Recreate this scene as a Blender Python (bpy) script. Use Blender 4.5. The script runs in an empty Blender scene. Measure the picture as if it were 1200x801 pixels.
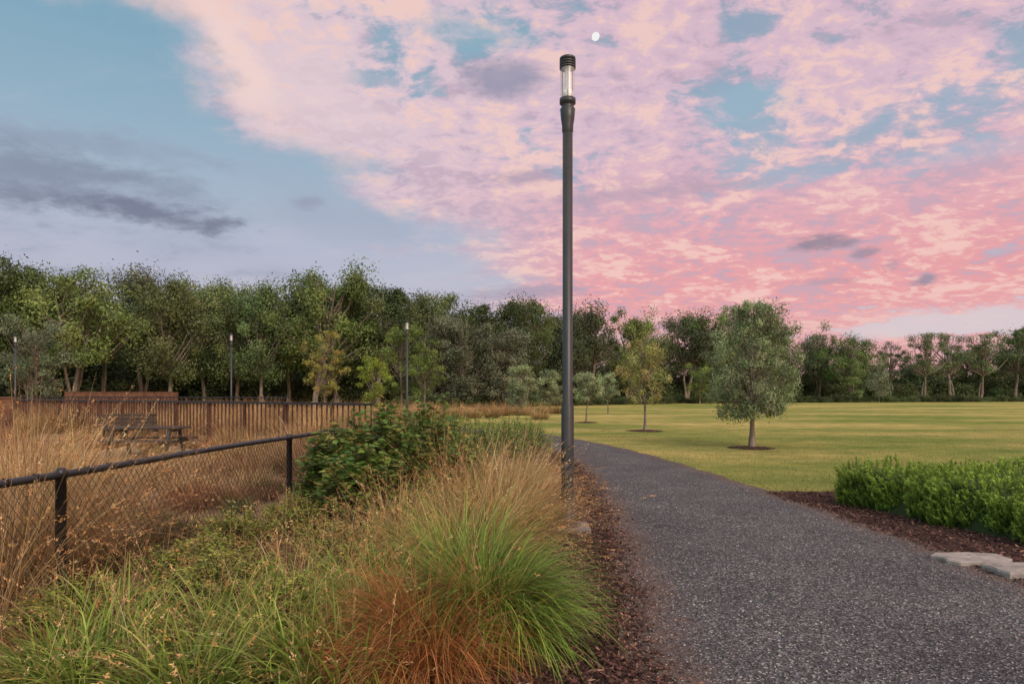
import bpy, math, numpy as np
from mathutils import Vector
R=np.random.default_rng(7)
H=1.6; F=800.0; HY=462.0
def at(px,Y): return (px-600.0)/F*Y
def topz(py,Y): return H+(HY-py)*Y/F
def lin(r,g,b):
    f=lambda c:(c/255/12.92) if c/255<=.04045 else ((c/255+.055)/1.055)**2.4
    return (f(r),f(g),f(b))
scene=bpy.context.scene
# ---------------------------------------------------------------- mesh builder
class MB:
    def __init__(s): s.v=[];s.q=[];s.m=[];s.c=[];s.s=[];s.n=0
    def add(s,v,q,mat=0,col=(1,1,1),smooth=False):
        v=np.asarray(v,dtype=np.float32).reshape(-1,3); q=np.asarray(q,dtype=np.int32).reshape(-1,4)
        c=np.asarray(col,dtype=np.float32)
        if c.ndim==1: c=np.tile(c,(len(v),1))
        s.v.append(v);s.q.append(q+s.n);s.m.append(np.full(len(q),mat,np.int32));s.c.append(c)
        s.s.append(np.full(len(q),smooth,bool));s.n+=len(v)
    def mesh(s,name,mats):
        v=np.concatenate(s.v);q=np.concatenate(s.q);m=np.concatenate(s.m);c=np.concatenate(s.c);sm=np.concatenate(s.s)
        me=bpy.data.meshes.new(name)
        me.vertices.add(len(v));me.vertices.foreach_set('co',v.ravel())
        me.loops.add(len(q)*4);me.loops.foreach_set('vertex_index',q.ravel())
        me.polygons.add(len(q));me.polygons.foreach_set('loop_start',np.arange(0,len(q)*4,4,dtype=np.int32))
        me.polygons.foreach_set('material_index',m);me.polygons.foreach_set('use_smooth',sm)
        for mt in mats: me.materials.append(mt)
        a=me.attributes.new('tint','FLOAT_COLOR','POINT')
        a.data.foreach_set('color',np.concatenate([c,np.ones((len(c),1),np.float32)],1).ravel())
        me.update(calc_edges=True)
        return me
    def obj(s,name,mats,loc=(0,0,0),parent=None):
        return mkobj(name,s.mesh(name,mats),loc,parent)
def mkobj(name,me,loc=(0,0,0),parent=None,rot=0,scale=(1,1,1)):
    o=bpy.data.objects.new(name,me);scene.collection.objects.link(o);o.location=loc
    o.rotation_euler=(0,0,rot);o.scale=scale
    if parent: o.parent=parent
    return o
def empty(name):
    o=bpy.data.objects.new(name,None);scene.collection.objects.link(o);return o
def box(mb,c,size,mat=0,col=(1,1,1),rot=0,tilt=0):
    x,y,z=[k/2 for k in size]
    v=np.array([[-x,-y,-z],[x,-y,-z],[x,y,-z],[-x,y,-z],[-x,-y,z],[x,-y,z],[x,y,z],[-x,y,z]])
    if tilt:
        ct,st=math.cos(tilt),math.sin(tilt); v=v@np.array([[1,0,0],[0,ct,st],[0,-st,ct]])
    cr,sr=math.cos(rot),math.sin(rot); v=v@np.array([[cr,sr,0],[-sr,cr,0],[0,0,1]])
    mb.add(v+np.array(c),[[0,3,2,1],[4,5,6,7],[0,1,5,4],[1,2,6,5],[2,3,7,6],[3,0,4,7]],mat,col)
def tube(mb,pts,rad,sides=8,mat=0,col=(1,1,1),smooth=True):
    pts=np.asarray(pts,float);n=len(pts);rad=np.broadcast_to(np.asarray(rad,float),(n,))
    d=np.gradient(pts,axis=0);d/=np.linalg.norm(d,axis=1)[:,None]+1e-9
    ref=np.array([0,0,1.]) if abs(d[:,2]).mean()<.8 else np.array([1.,0,0])
    a=np.cross(d,ref);a/=np.linalg.norm(a,axis=1)[:,None]+1e-9;b=np.cross(d,a)
    t=np.arange(sides)/sides*2*math.pi
    v=pts[:,None,:]+rad[:,None,None]*(a[:,None,:]*np.cos(t)[None,:,None]+b[:,None,:]*np.sin(t)[None,:,None])
    i=np.arange(n-1)[:,None]*sides;j=np.arange(sides)[None,:];k=(j+1)%sides
    q=np.stack([i+j,i+k,i+sides+k,i+sides+j],-1).reshape(-1,4)
    mb.add(v.reshape(-1,3),q,mat,col,smooth)
def lathe(mb,prof,sides=24,mat=0,c=(0,0,0),smooth=True):
    prof=np.array(prof,float);t=np.arange(sides)/sides*2*math.pi
    v=np.stack([prof[:,0,None]*np.cos(t),prof[:,0,None]*np.sin(t),np.repeat(prof[:,1,None],sides,1)],-1)+np.array(c)
    n=len(prof);i=np.arange(n-1)[:,None]*sides;j=np.arange(sides)[None,:];k=(j+1)%sides
    q=np.stack([i+j,i+k,i+sides+k,i+sides+j],-1).reshape(-1,4)
    mb.add(v.reshape(-1,3),q,mat,(1,1,1),smooth)
def unit(v): return v/(np.linalg.norm(v,axis=-1,keepdims=True)+1e-9)
def leaves(mb,pos,nrm,L,W,col,mat=0,axis=None,fold=0.0):
    n=len(pos);nrm=unit(nrm)
    r=R.normal(size=(n,3)) if axis is None else axis
    a=unit(r-(r*nrm).sum(1)[:,None]*nrm);b=np.cross(nrm,a)
    L=np.broadcast_to(L,(n,))[:,None];W=np.broadcast_to(W,(n,))[:,None]
    v=np.stack([pos-a*L*.5,pos+b*W*.5-a*L*.08+nrm*W*fold,pos+a*L*.5,pos-b*W*.5-a*L*.08+nrm*W*fold],1).reshape(-1,3)
    mb.add(v,np.arange(n*4).reshape(-1,4),mat,np.repeat(col,4,0))
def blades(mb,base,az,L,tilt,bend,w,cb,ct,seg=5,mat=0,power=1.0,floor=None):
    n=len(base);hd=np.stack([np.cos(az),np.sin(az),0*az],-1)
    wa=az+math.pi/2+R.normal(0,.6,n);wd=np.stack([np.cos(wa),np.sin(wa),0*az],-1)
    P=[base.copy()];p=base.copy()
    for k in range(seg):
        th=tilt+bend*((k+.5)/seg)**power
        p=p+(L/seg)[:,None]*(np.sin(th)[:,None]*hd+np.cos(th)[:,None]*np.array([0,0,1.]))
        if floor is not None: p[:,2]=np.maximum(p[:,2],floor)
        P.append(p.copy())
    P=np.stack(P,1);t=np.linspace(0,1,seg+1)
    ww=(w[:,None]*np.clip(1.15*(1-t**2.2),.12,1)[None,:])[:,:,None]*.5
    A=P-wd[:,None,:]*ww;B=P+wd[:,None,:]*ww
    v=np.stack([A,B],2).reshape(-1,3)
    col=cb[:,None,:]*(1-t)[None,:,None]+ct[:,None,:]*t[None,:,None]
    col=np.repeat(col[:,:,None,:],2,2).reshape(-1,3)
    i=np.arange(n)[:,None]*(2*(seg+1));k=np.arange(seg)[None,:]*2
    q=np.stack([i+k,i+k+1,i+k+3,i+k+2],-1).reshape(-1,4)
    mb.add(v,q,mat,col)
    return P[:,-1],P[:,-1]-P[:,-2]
def pick(cols,n,jit=.18):
    cols=np.array(cols,float);c=cols[R.integers(0,len(cols),n)]
    return np.clip(c*(1+R.normal(0,jit,(n,1)))*(1+R.normal(0,.06,(n,3))),.004,.95)
# ---------------------------------------------------------------- materials
def newmat(name):
    m=bpy.data.materials.new(name);m.use_nodes=True;nt=m.node_tree
    for n in list(nt.nodes): nt.nodes.remove(n)
    out=nt.nodes.new('ShaderNodeOutputMaterial');return m,nt,out
def foliage(name,trans=.28,rough=.6,inst=.0):
    m,nt,out=newmat(name);N=nt.nodes.new;K=nt.links.new
    a=N('ShaderNodeAttribute');a.attribute_name='tint';c=a.outputs['Color']
    if inst:
        oi=N('ShaderNodeObjectInfo');h=N('ShaderNodeHueSaturation')
        mr=N('ShaderNodeMapRange');mr.inputs[3].default_value=.5-inst*.015;mr.inputs[4].default_value=.5+inst*.03;K(oi.outputs['Random'],mr.inputs[0]);K(mr.outputs[0],h.inputs['Hue'])
        w=N('ShaderNodeTexWhiteNoise');w.noise_dimensions='1D';K(oi.outputs['Random'],w.inputs['W'])
        m2=N('ShaderNodeMapRange');m2.inputs[3].default_value=1-inst*.42;m2.inputs[4].default_value=1+inst*.42;K(w.outputs['Value'],m2.inputs[0]);K(m2.outputs[0],h.inputs['Value'])
        K(c,h.inputs['Color']);c=h.outputs[0]
    p=N('ShaderNodeBsdfPrincipled');p.inputs['Roughness'].default_value=rough;p.inputs['Specular IOR Level'].default_value=.3
    K(c,p.inputs['Base Color']);t=N('ShaderNodeBsdfTranslucent');K(c,t.inputs['Color'])
    mx=N('ShaderNodeMixShader');mx.inputs[0].default_value=trans
    K(p.outputs[0],mx.inputs[1]);K(t.outputs[0],mx.inputs[2]);K(mx.outputs[0],out.inputs[0]);return m
def solid(name,cols,scale=8,rough=.7,bump=.2,detail=6,metal=0,stretch=(1,1,1),usetint=False,bscale=None,spec=.3):
    m,nt,out=newmat(name);N=nt.nodes.new;K=nt.links.new
    tc=N('ShaderNodeTexCoord');mp=N('ShaderNodeMapping');mp.inputs['Scale'].default_value=stretch;K(tc.outputs['Object'],mp.inputs[0])
    n=N('ShaderNodeTexNoise');n.inputs['Scale'].default_value=scale;n.inputs['Detail'].default_value=detail;n.inputs['Roughness'].default_value=.65;K(mp.outputs[0],n.inputs['Vector'])
    r=N('ShaderNodeValToRGB');K(n.outputs['Fac'],r.inputs[0])
    e=r.color_ramp.elements;e[0].position=.3;e[1].position=.7;e[0].color=(*cols[0],1);e[1].color=(*cols[-1],1)
    for i,c in enumerate(cols[1:-1]):
        x=e.new(.3+.4*(i+1)/(len(cols)-1));x.color=(*c,1)
    p=N('ShaderNodeBsdfPrincipled');p.inputs['Roughness'].default_value=rough;p.inputs['Metallic'].default_value=metal;p.inputs['Specular IOR Level'].default_value=spec
    K(r.outputs[0],p.inputs['Base Color'])
    if bump:
        n2=N('ShaderNodeTexNoise');n2.inputs['Scale'].default_value=bscale or scale*4;n2.inputs['Detail'].default_value=4;K(mp.outputs[0],n2.inputs['Vector'])
        b=N('ShaderNodeBump');b.inputs['Strength'].default_value=bump;b.inputs['Distance'].default_value=.02;K(n2.outputs['Fac'],b.inputs['Height']);K(b.outputs[0],p.inputs['Normal'])
    K(p.outputs[0],out.inputs[0]);return m
M_leaf=foliage('foliage_near');M_leafI=foliage('foliage_instanced',.2,.65,1.0);M_dryI=foliage('dry_grass_instanced',.25,.7,.5)
M_gr=foliage('grass_blades',.3,.55)
M_bark=solid('bark',[(.07,.055,.042),(.17,.14,.11),(.3,.26,.22)],6,.85,.5,stretch=(1,1,.25))
M_barkD=solid('bark_dark',[(.03,.02,.014),(.075,.05,.035)],10,.9,.5,stretch=(1,1,.25))
M_dark=solid('dark_painted_steel',[(.02,.024,.026),(.032,.037,.04)],5,.42,.05,spec=.5)
M_black=solid('black_coated_steel',[(.01,.011,.013),(.02,.022,.026)],9,.45,.05,spec=.5)
M_corten=solid('rusted_steel',[(.06,.027,.018),(.13,.06,.034),(.18,.09,.05)],3,.8,.3)
M_bars=solid('dark_brown_steel',[(.035,.02,.015),(.085,.042,.028),(.12,.06,.036)],3,.7,.2)
M_timber=solid('dark_timber',[(.03,.024,.02),(.08,.06,.05)],6,.75,.3,stretch=(.3,3,3))
M_conc=solid('concrete',[(.13,.12,.11),(.24,.225,.21)],9,.9,.4)
M_stone=solid('pale_stone',[(.16,.15,.14),(.27,.25,.235),(.36,.34,.31)],5,.85,.6)
M_mulch=solid('mulch_soil',[(.02,.01,.009),(.065,.033,.026),(.11,.06,.045)],38,.95,1.0,detail=8)
M_chip=foliage('mulch_chips',0.0,.9)
M_soil=solid('dry_ground',[(.1,.065,.035),(.22,.15,.08),(.32,.23,.13)],2.5,.95,.6,detail=8)
M_stones=foliage('gravel_stones',0.0,.8)
def lawnmat():
    m,nt,out=newmat('lawn_grass');N=nt.nodes.new;K=nt.links.new
    tc=N('ShaderNodeTexCoord')
    def noise(s,d=4,st=(1,1,1)):
        mp=N('ShaderNodeMapping');mp.inputs['Scale'].default_value=st;K(tc.outputs['Object'],mp.inputs[0])
        n=N('ShaderNodeTexNoise');n.inputs['Scale'].default_value=s;n.inputs['Detail'].default_value=d;n.inputs['Roughness'].default_value=.6;K(mp.outputs[0],n.inputs['Vector']);return n.outputs['Fac']
    r1=N('ShaderNodeValToRGB');K(noise(.13,7,(.45,1.2,1)),r1.inputs[0]);e=r1.color_ramp.elements
    e[0].position=.40;e[1].position=.60;e[0].color=(.165,.225,.052,1);e[1].color=(.43,.37,.145,1)
    r2=N('ShaderNodeValToRGB');K(noise(.9,8),r2.inputs[0]);e=r2.color_ramp.elements
    e[0].position=.32;e[1].position=.68;e[0].color=(.62,.72,.62,1);e[1].color=(1.28,1.14,1.1,1)
    r3=N('ShaderNodeValToRGB');K(noise(45,5),r3.inputs[0]);e=r3.color_ramp.elements
    e[0].position=.3;e[1].position=.7;e[0].color=(.5,.55,.5,1);e[1].color=(1.35,1.3,1.2,1)
    def mul(a,b):
        x=N('ShaderNodeMix');x.data_type='RGBA';x.blend_type='MULTIPLY';x.inputs[0].default_value=1;K(a,x.inputs[6]);K(b,x.inputs[7]);return x.outputs[2]
    c=mul(mul(r1.outputs[0],r2.outputs[0]),r3.outputs[0])
    p=N('ShaderNodeBsdfPrincipled');p.inputs['Roughness'].default_value=.9;p.inputs['Specular IOR Level'].default_value=.1;K(c,p.inputs['Base Color'])
    b=N('ShaderNodeBump');b.inputs['Strength'].default_value=.7;b.inputs['Distance'].default_value=.03;K(noise(60,3),b.inputs['Height']);K(b.outputs[0],p.inputs['Normal'])
    K(p.outputs[0],out.inputs[0]);return m
M_lawn=lawnmat()
def pathmat():
    m,nt,out=newmat('path_gravel');N=nt.nodes.new;K=nt.links.new
    tc=N('ShaderNodeTexCoord');ob=tc.outputs['Object']
    v=N('ShaderNodeTexVoronoi');v.inputs['Scale'].default_value=68;K(ob,v.inputs['Vector'])
    s=N('ShaderNodeSeparateColor');K(v.outputs['Color'],s.inputs[0])
    r=N('ShaderNodeValToRGB');K(s.outputs[0],r.inputs[0]);e=r.color_ramp.elements
    e[0].color=(.036,.037,.042,1);e[1].color=(.36,.355,.35,1);e[1].position=1
    for po,c in ((.45,(.078,.08,.089)),(.82,(.13,.131,.142)),(.94,(.21,.209,.21))):
        x=e.new(po);x.color=(*c,1)
    n=N('ShaderNodeTexNoise');n.inputs['Scale'].default_value=.9;n.inputs['Detail'].default_value=7;n.inputs['Roughness'].default_value=.6;K(ob,n.inputs['Vector'])
    r2=N('ShaderNodeValToRGB');K(n.outputs[0],r2.inputs[0]);e=r2.color_ramp.elements;e[0].position=.3;e[1].position=.7;e[0].color=(.72,.72,.74,1);e[1].color=(1.2,1.18,1.15,1)
    mx=N('ShaderNodeMix');mx.data_type='RGBA';mx.blend_type='MULTIPLY';mx.inputs[0].default_value=1;K(r.outputs[0],mx.inputs[6]);K(r2.outputs[0],mx.inputs[7])
    a=N('ShaderNodeAttribute');a.attribute_name='tint';sa=N('ShaderNodeSeparateColor');K(a.outputs['Color'],sa.inputs[0])
    n3=N('ShaderNodeTexNoise');n3.inputs['Scale'].default_value=7;n3.inputs['Detail'].default_value=8;K(ob,n3.inputs['Vector'])
    ad=N('ShaderNodeMath');ad.operation='ADD';K(sa.outputs[0],ad.inputs[0]);K(n3.outputs[0],ad.inputs[1])
    mr=N('ShaderNodeMapRange');mr.interpolation_type='SMOOTHSTEP';mr.inputs[1].default_value=.7;mr.inputs[2].default_value=1.4;mr.inputs[4].default_value=.8;K(ad.outputs[0],mr.inputs[0])
    mx2=N('ShaderNodeMix');mx2.data_type='RGBA';K(mr.outputs[0],mx2.inputs[0]);K(mx.outputs[2],mx2.inputs[6]);mx2.inputs[7].default_value=(.14,.095,.075,1)
    p=N('ShaderNodeBsdfPrincipled');p.inputs['Roughness'].default_value=.9;p.inputs['Specular IOR Level'].default_value=.15;K(mx2.outputs[2],p.inputs['Base Color'])
    b=N('ShaderNodeBump');b.inputs['Strength'].default_value=1.0;b.inputs['Distance'].default_value=.012;K(v.outputs['Distance'],b.inputs['Height'])
    b2=N('ShaderNodeBump');b2.inputs['Strength'].default_value=.5;b2.inputs['Distance'].default_value=.05;K(n3.outputs[0],b2.inputs['Height']);K(b.outputs[0],b2.inputs['Normal']);K(b2.outputs[0],p.inputs['Normal'])
    K(p.outputs[0],out.inputs[0]);return m
M_path=pathmat()
# ---------------------------------------------------------------- ground sheets
mb=MB();g=1500
mb.add([[-g,-g,0],[g,-g,0],[g,g,0],[-g,g,0]],[[0,1,2,3]]);mb.obj('ground_lawn',[M_lawn])
cpts=np.array([[2.1,-8],[2.3,0],[2.5,4],[2.72,7.2],[2.78,11],[2.65,15.4],[2.2,19.5],[1.35,23.5],[-.1,27.5],[-3,31.5],[-9,35],[-20,38]],float)
cw=np.array([3.7,3.7,3.6,3.35,2.9,2.5,2.4,2.3,2.3,2.3,2.3,2.3])
ts=np.linspace(0,len(cpts)-1,240)
def cr(P,t):
    P=np.asarray(P,float)
    if P.ndim==1:P=P[:,None]
    i=np.clip(t.astype(int),0,len(P)-2);f=(t-i)[:,None]
    p0=P[np.maximum(i-1,0)];p1=P[i];p2=P[i+1];p3=P[np.minimum(i+2,len(P)-1)]
    return .5*((2*p1)+(-p0+p2)*f+(2*p0-5*p1+4*p2-p3)*f**2+(-p0+3*p1-3*p2+p3)*f**3)
C=cr(cpts,ts);Wd=cr(cw,ts)[:,0]
T=unit(np.gradient(C,axis=0));Nn=np.stack([T[:,1],-T[:,0]],1)
def wob(s,seed,a=.05): return a*(np.sin(s*3.1+seed)+.6*np.sin(s*7.7+seed*2)+.4*np.sin(s*17+seed*3))
sl=np.cumsum(np.r_[0,np.linalg.norm(np.diff(C,axis=0),axis=1)])
Ledge=C-Nn*(Wd/2+wob(sl,1,.035))[:,None];Redge=C+Nn*(Wd/2+wob(sl,4,.035))[:,None]
mb=MB();k=14;u=np.linspace(0,1,k)
v=Ledge[:,None,:]*(1-u)[None,:,None]+Redge[:,None,:]*u[None,:,None]
v=np.concatenate([v,np.full((len(ts),k,1),.012)],2)
v[:,:,2]+=.02*(1-(2*u-1)**2)[None,:]
i=np.arange(len(ts)-1)[:,None]*k;j=np.arange(k-1)[None,:]
edge=np.abs(2*u-1)**4*1.0;edge[1:4]*=1.3
col=np.tile(edge[None,:,None],(len(ts),1,3)).reshape(-1,3)
mb.add(v.reshape(-1,3),np.stack([i+j,i+j+1,i+k+j+1,i+k+j],-1).reshape(-1,4),0,col,True);mb.obj('gravel_path',[M_path])
def leftX(Y): return np.interp(Y,Ledge[:175,1],Ledge[:175,0])
def rightX(Y): return np.interp(Y,Redge[:175,1],Redge[:175,0])
def strip(name,Lf,Rt,z,mat):
    mb=MB();n=len(Lf);v=np.concatenate([np.c_[Lf,np.full(n,z)],np.c_[Rt,np.full(n,z)]]);i=np.arange(n-1)
    mb.add(v,np.stack([i,i+n,i+n+1,i+1],-1),0);return mb.obj(name,[mat])
ys=np.linspace(-4,25,60)
strip('mulch_bed',np.c_[np.full(60,-3.2)+0*ys,ys],np.c_[leftX(ys)+.2,ys],.004,M_mulch)
ys2=np.linspace(-2,11.3,50)
o=strip('mulch_bed',np.c_[rightX(ys2)-.2,ys2],np.c_[np.full(50,14.),ys2-.25+.12*np.sin(ys2*3)],.004,M_mulch)
strip('dry_ground',np.array([[-90,-5],[-90,20],[-90,45],[-90,66]]),np.array([[-3.0,-5],[-3.,20],[-5.5,42],[-3,60]]),.0055,M_soil)
def chips(name,P,cols,smin,smax,lift=.01,flat=.35):
    n=len(P);mb=MB()
    nr=unit(np.c_[R.normal(0,.55,(n,2)),np.ones(n)]);
    pos=np.c_[P,np.full(n,0.)+lift+R.random(n)*.02]
    leaves(mb,pos,nr,R.uniform(smin,smax,n),R.uniform(smin,smax,n)*flat,pick(cols,n,.35));return mb.obj(name,[M_chip])
n=34000;Y=3+17*R.random(n)**1.8
X=leftX(Y)+.14-R.random(n)**1.3*1.6+R.normal(0,.08,n)
n2=15000;Y2=5+6.2*R.random(n2);X2=rightX(Y2)-.1+R.random(n2)**1.5*3.2+R.normal(0,.06,n2)
mc=[(.06,.03,.024),(.1,.05,.038),(.03,.016,.014),(.17,.095,.07),(.08,.036,.03)]
chips('mulch_chips',np.r_[np.c_[X,Y],np.c_[X2,Y2]],mc,.02,.07)
n=1600;Y=3.2+10*R.random(n)**1.4;e=np.abs(R.normal(0,.18,n));X=leftX(Y)+e
n2=260;Y2=3.4+14*R.random(n2)**1.3;X2=leftX(Y2)+(rightX(Y2)-leftX(Y2))*R.random(n2)
chips('leaf_litter',np.r_[np.c_[X,Y],np.c_[X2,Y2]],[(.12,.06,.045),(.2,.12,.08),(.07,.035,.03)],.012,.04,lift=.026)
n=1500;Y=10.8+20*R.random(n)**1.3;X=rightX(Y)+R.random(n)*(Y*.9-rightX(Y)+1)
chips('fallen_leaves',np.c_[X,Y],[(.22,.12,.06),(.3,.18,.09),(.12,.07,.04)],.03,.07,lift=.02)
n=16000;Y=3.2+9*R.random(n)**1.6;e=R.random(n);X=leftX(Y)+(rightX(Y)-leftX(Y))*e
mb=MB();s=R.uniform(.003,.009,n);P=np.c_[X,Y,.012+.02*(1-(2*e-1)**2)+s*.4]
cc=pick([(.12,.122,.13),(.2,.2,.2),(.06,.06,.066),(.32,.31,.3)],n,.2)
off=np.array([[1,0,0],[0,1,0],[-1,0,0],[0,-1,0],[.3,.3,.8],[-.3,.3,.8],[-.3,-.3,.8],[.3,-.3,.8]])
v=P[:,None,:]+s[:,None,None]*off[None]*R.uniform(.6,1.3,(n,1,3))
qq=np.array([[4,5,6,7],[0,1,5,4],[1,2,6,5],[2,3,7,6],[3,0,4,7]])
mb.add(v.reshape(-1,3),(np.arange(n)[:,None,None]*8+qq[None]).reshape(-1,4),0,np.repeat(cc,8,0));mb.obj('loose_gravel',[M_stones])
n=130000;Y=9.5+22*R.random(n)**1.7;X=rightX(Y)+.02+R.random(n)*(Y*.95-rightX(Y)+1)
hedge_zone=(Y<11.05+.12*np.sin(X*3)+R.normal(0,.05,n))
ok=~hedge_zone;X=X[ok];Y=Y[ok];n=len(X)
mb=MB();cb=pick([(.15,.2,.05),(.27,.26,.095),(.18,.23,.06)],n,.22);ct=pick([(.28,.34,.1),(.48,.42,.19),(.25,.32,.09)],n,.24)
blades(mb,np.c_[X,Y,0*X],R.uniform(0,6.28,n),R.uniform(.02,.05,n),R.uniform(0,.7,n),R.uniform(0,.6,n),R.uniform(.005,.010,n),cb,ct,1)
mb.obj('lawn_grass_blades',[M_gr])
# ---------------------------------------------------------------- street lamps
def lampmesh():
    mb=MB();r=.06
    lathe(mb,[(.001,.05),(.15,.05),(.15,.075),(.08,.08),(.075,.35),(.075,1.45),(r,1.5),(r,4.72),(.001,4.73)],28,0)
    box(mb,(0,-.068,.75),(.075,.02,.5),0)
    box(mb,(0,0,.02),(.5,.5,.06),1)
    for a in range(4):
        lathe(mb,[(.001,.1),(.013,.1),(.013,.07)],8,0,(.12*math.cos(a*1.571+.78),.12*math.sin(a*1.571+.78),0))
    lathe(mb,[(r,4.70),(.067,4.72),(.067,4.78),(.08,4.86),(.09,4.98),(.073,5.0),(.073,5.03),(.096,5.045),(.096,5.1),(.001,5.105)],28,0)
    for z in (5.46,5.49,5.52):
        lathe(mb,[(.001,z),(.096,z),(.096,z+.022),(.09,z+.025),(.001,z+.026)],28,0)
    lathe(mb,[(.001,5.55),(.096,5.55),(.094,5.585),(.07,5.6),(.001,5.602)],28,0)
    lathe(mb,[(.088,5.105),(.088,5.46)],28,2)
    lathe(mb,[(.001,5.11),(.06,5.115),(.062,5.17),(.052,5.2),(.001,5.21)],20,3)
    lathe(mb,[(.032,5.2),(.032,5.458)],16,3)
    for a in range(3):
        t=a*2.094+.5;tube(mb,[(.07*math.cos(t),.07*math.sin(t),5.1),(.07*math.cos(t),.07*math.sin(t),5.46)],.005,6,0)
    return mb
m,nt,out=newmat('lamp_glass');gl=nt.nodes.new('ShaderNodeBsdfGlossy');gl.inputs['Roughness'].default_value=.35;tr=nt.nodes.new('ShaderNodeBsdfTransparent');df=nt.nodes.new('ShaderNodeBsdfDiffuse');df.inputs[0].default_value=(.8,.8,.8,1)
m1=nt.nodes.new('ShaderNodeMixShader');m1.inputs[0].default_value=.7;nt.links.new(gl.outputs[0],m1.inputs[1]);nt.links.new(df.outputs[0],m1.inputs[2])
m2=nt.nodes.new('ShaderNodeMixShader');m2.inputs[0].default_value=.28;nt.links.new(tr.outputs[0],m2.inputs[1]);nt.links.new(m1.outputs[0],m2.inputs[2]);nt.links.new(m2.outputs[0],out.inputs[0]);M_glass=m
M_white=solid('white_diffuser',[(.7,.7,.7),(.82,.82,.82)],8,.6,0)
lm=lampmesh().mesh('street_lamp',[M_dark,M_conc,M_glass,M_white])
mkobj('street_lamp',lm,(.66,8.1,0))
for (px,Y,py) in ((477,37,375),(271,44,390),(18,45.7,392)):
    s=topz(py,Y)/5.6;mkobj('street_lamp',lm,(at(px,Y),Y,0),None,0,(1,1,s))
# ---------------------------------------------------------------- chain-link fence
A=np.array([-3.62,1.8]);B=np.array([-3.0,11.7]);L=np.linalg.norm(B-A);d=(B-A)/L;nn=np.array([d[1],-d[0]])
root=empty('chain_link_fence')
mb=MB();hh=1.0
def fp(s,z,o=0): 
    p=A+d*s+nn*o;return (p[0],p[1],z)
s82=(5.16-A[1])/d[1];s346=(9.6-A[1])/d[1]
tube(mb,[fp(s,hh+.006*math.sin(s*1.3)) for s in np.linspace(0,L,30)],.029,12)
for s in (.02,s82,s346,L-.02):
    lathe(mb,[(.038,0),(.038,hh-.03),(.045,hh-.03),(.045,hh+.02),(.03,hh+.045),(.001,hh+.05)],16,0,fp(s,0))
for s in np.arange(.15,L,.27):
    tube(mb,[fp(s-.012,hh),fp(s+.012,hh)],.034,10)
mb.obj('rails_and_posts',[M_black],parent=root)
mb=MB();st=.082;z0,z1=.06,.965;hgt=z1-z0
for sg,oo in ((1,.003),(-1,-.003)):
    for s in np.arange(-hgt,L+hgt,st):
        a0,a1=(s,s+hgt*.8) if sg==1 else (s+hgt*.8,s)
        lo,hi=min(a0,a1),max(a0,a1)
        cl,chh=max(lo,0),min(hi,L)
        if chh-cl<.03: continue
        f=lambda x:z0+(x-a0)/(a1-a0)*hgt
        n_=7;xs=np.linspace(cl,chh,n_)
        tube(mb,[fp(x,f(x),oo+.006*math.sin(x*5)) for x in xs],.0026,4)
tube(mb,[fp(s,z0,0) for s in np.linspace(0,L,10)],.003,4)
mb.obj('wire_mesh',[M_black],parent=root)
# ---------------------------------------------------------------- boardwalk railing, walls, furniture
def railing(A2,B2,hz,stp,th):
    root=empty('steel_railing');mb=MB();A2=np.array(A2);B2=np.array(B2);L2=np.linalg.norm(B2-A2);d2=(B2-A2)/L2;ang=math.atan2(d2[1],d2[0]);mid=(A2+B2)/2
    box(mb,(mid[0],mid[1],hz),(L2,.1,.06),1,rot=ang);box(mb,(mid[0],mid[1],.12),(L2,.046,.04),0,rot=ang)
    for s in np.arange(0,L2,stp):
        p=A2+d2*s;box(mb,(p[0],p[1],(hz+.08)/2),(th,.04,hz-.13),0,rot=ang)
    for s in np.arange(.1,L2+.1,2.1):
        p=A2+d2*s;box(mb,(p[0],p[1],hz/2-.02),(.06,.09,hz-.03),0,rot=ang)
    mb.obj('bars',[M_bars,M_black],parent=root)
railing([-24.5,33.4],[-3.4,16.7],1.36,.22,.02)
railing([-33,44.],[-11,34.],1.45,.3,.03)
def wall(x0,x1,Y,h,step):
    mb=MB();
    for x in np.arange(x0,x1-.01,step):
        box(mb,(x+step/2,Y,h/2),(step-.015,.03,h),0);box(mb,(x,Y+.05,h/2-.02),(.06,.06,h-.04),0)
    box(mb,((x0+x1)/2,Y,h+.02),(x1-x0,.09,.035),0);mb.obj('rusted_steel_wall',[M_corten])
wall(-19,-13.0,17.8,1.5,1.2);wall(-29.5,-22.5,45,1.75,1.5)
def picnic(loc,rot):
    mb=MB()
    for i in range(5): box(mb,(0,-.3+.15*i,.75),(1.95,.135,.04),0)
    for sy in (-1,1):
        for i in range(2): box(mb,(0,sy*(.62+.15*i),.45),(1.95,.135,.04),0)
    for sx in (-.7,.7):
        box(mb,(sx,0,.688),(.06,.7,.08),1);box(mb,(sx,0,.388),(.056,1.6,.08),1)
        for sy in (-1,1): box(mb,(sx,sy*.42,.36),(.066,.08,.76),1,tilt=sy*.35)
    mb.obj('picnic_table',[M_timber,M_dark],loc).rotation_euler[2]=rot
picnic((at(172,17.6),17.6,0),.05)
def bench(loc,rot):
    mb=MB()
    for i in range(4): box(mb,(0,-.2+.12*i,.45),(1.8,.1,.04),0)
    for i in range(4): box(mb,(0,.3+.02*i,.56+.12*i),(1.8,.03,.1),0)
    for sx in (-.75,.75):
        box(mb,(sx,-.15,.21),(.05,.06,.42),1);box(mb,(sx,.25,.47),(.05,.05,.94),1);box(mb,(sx,.03,.405),(.045,.45,.04),1)
    mb.obj('park_bench',[M_timber,M_dark],loc).rotation_euler[2]=rot
bench((-12.6,22.6,0),3.3)
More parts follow.
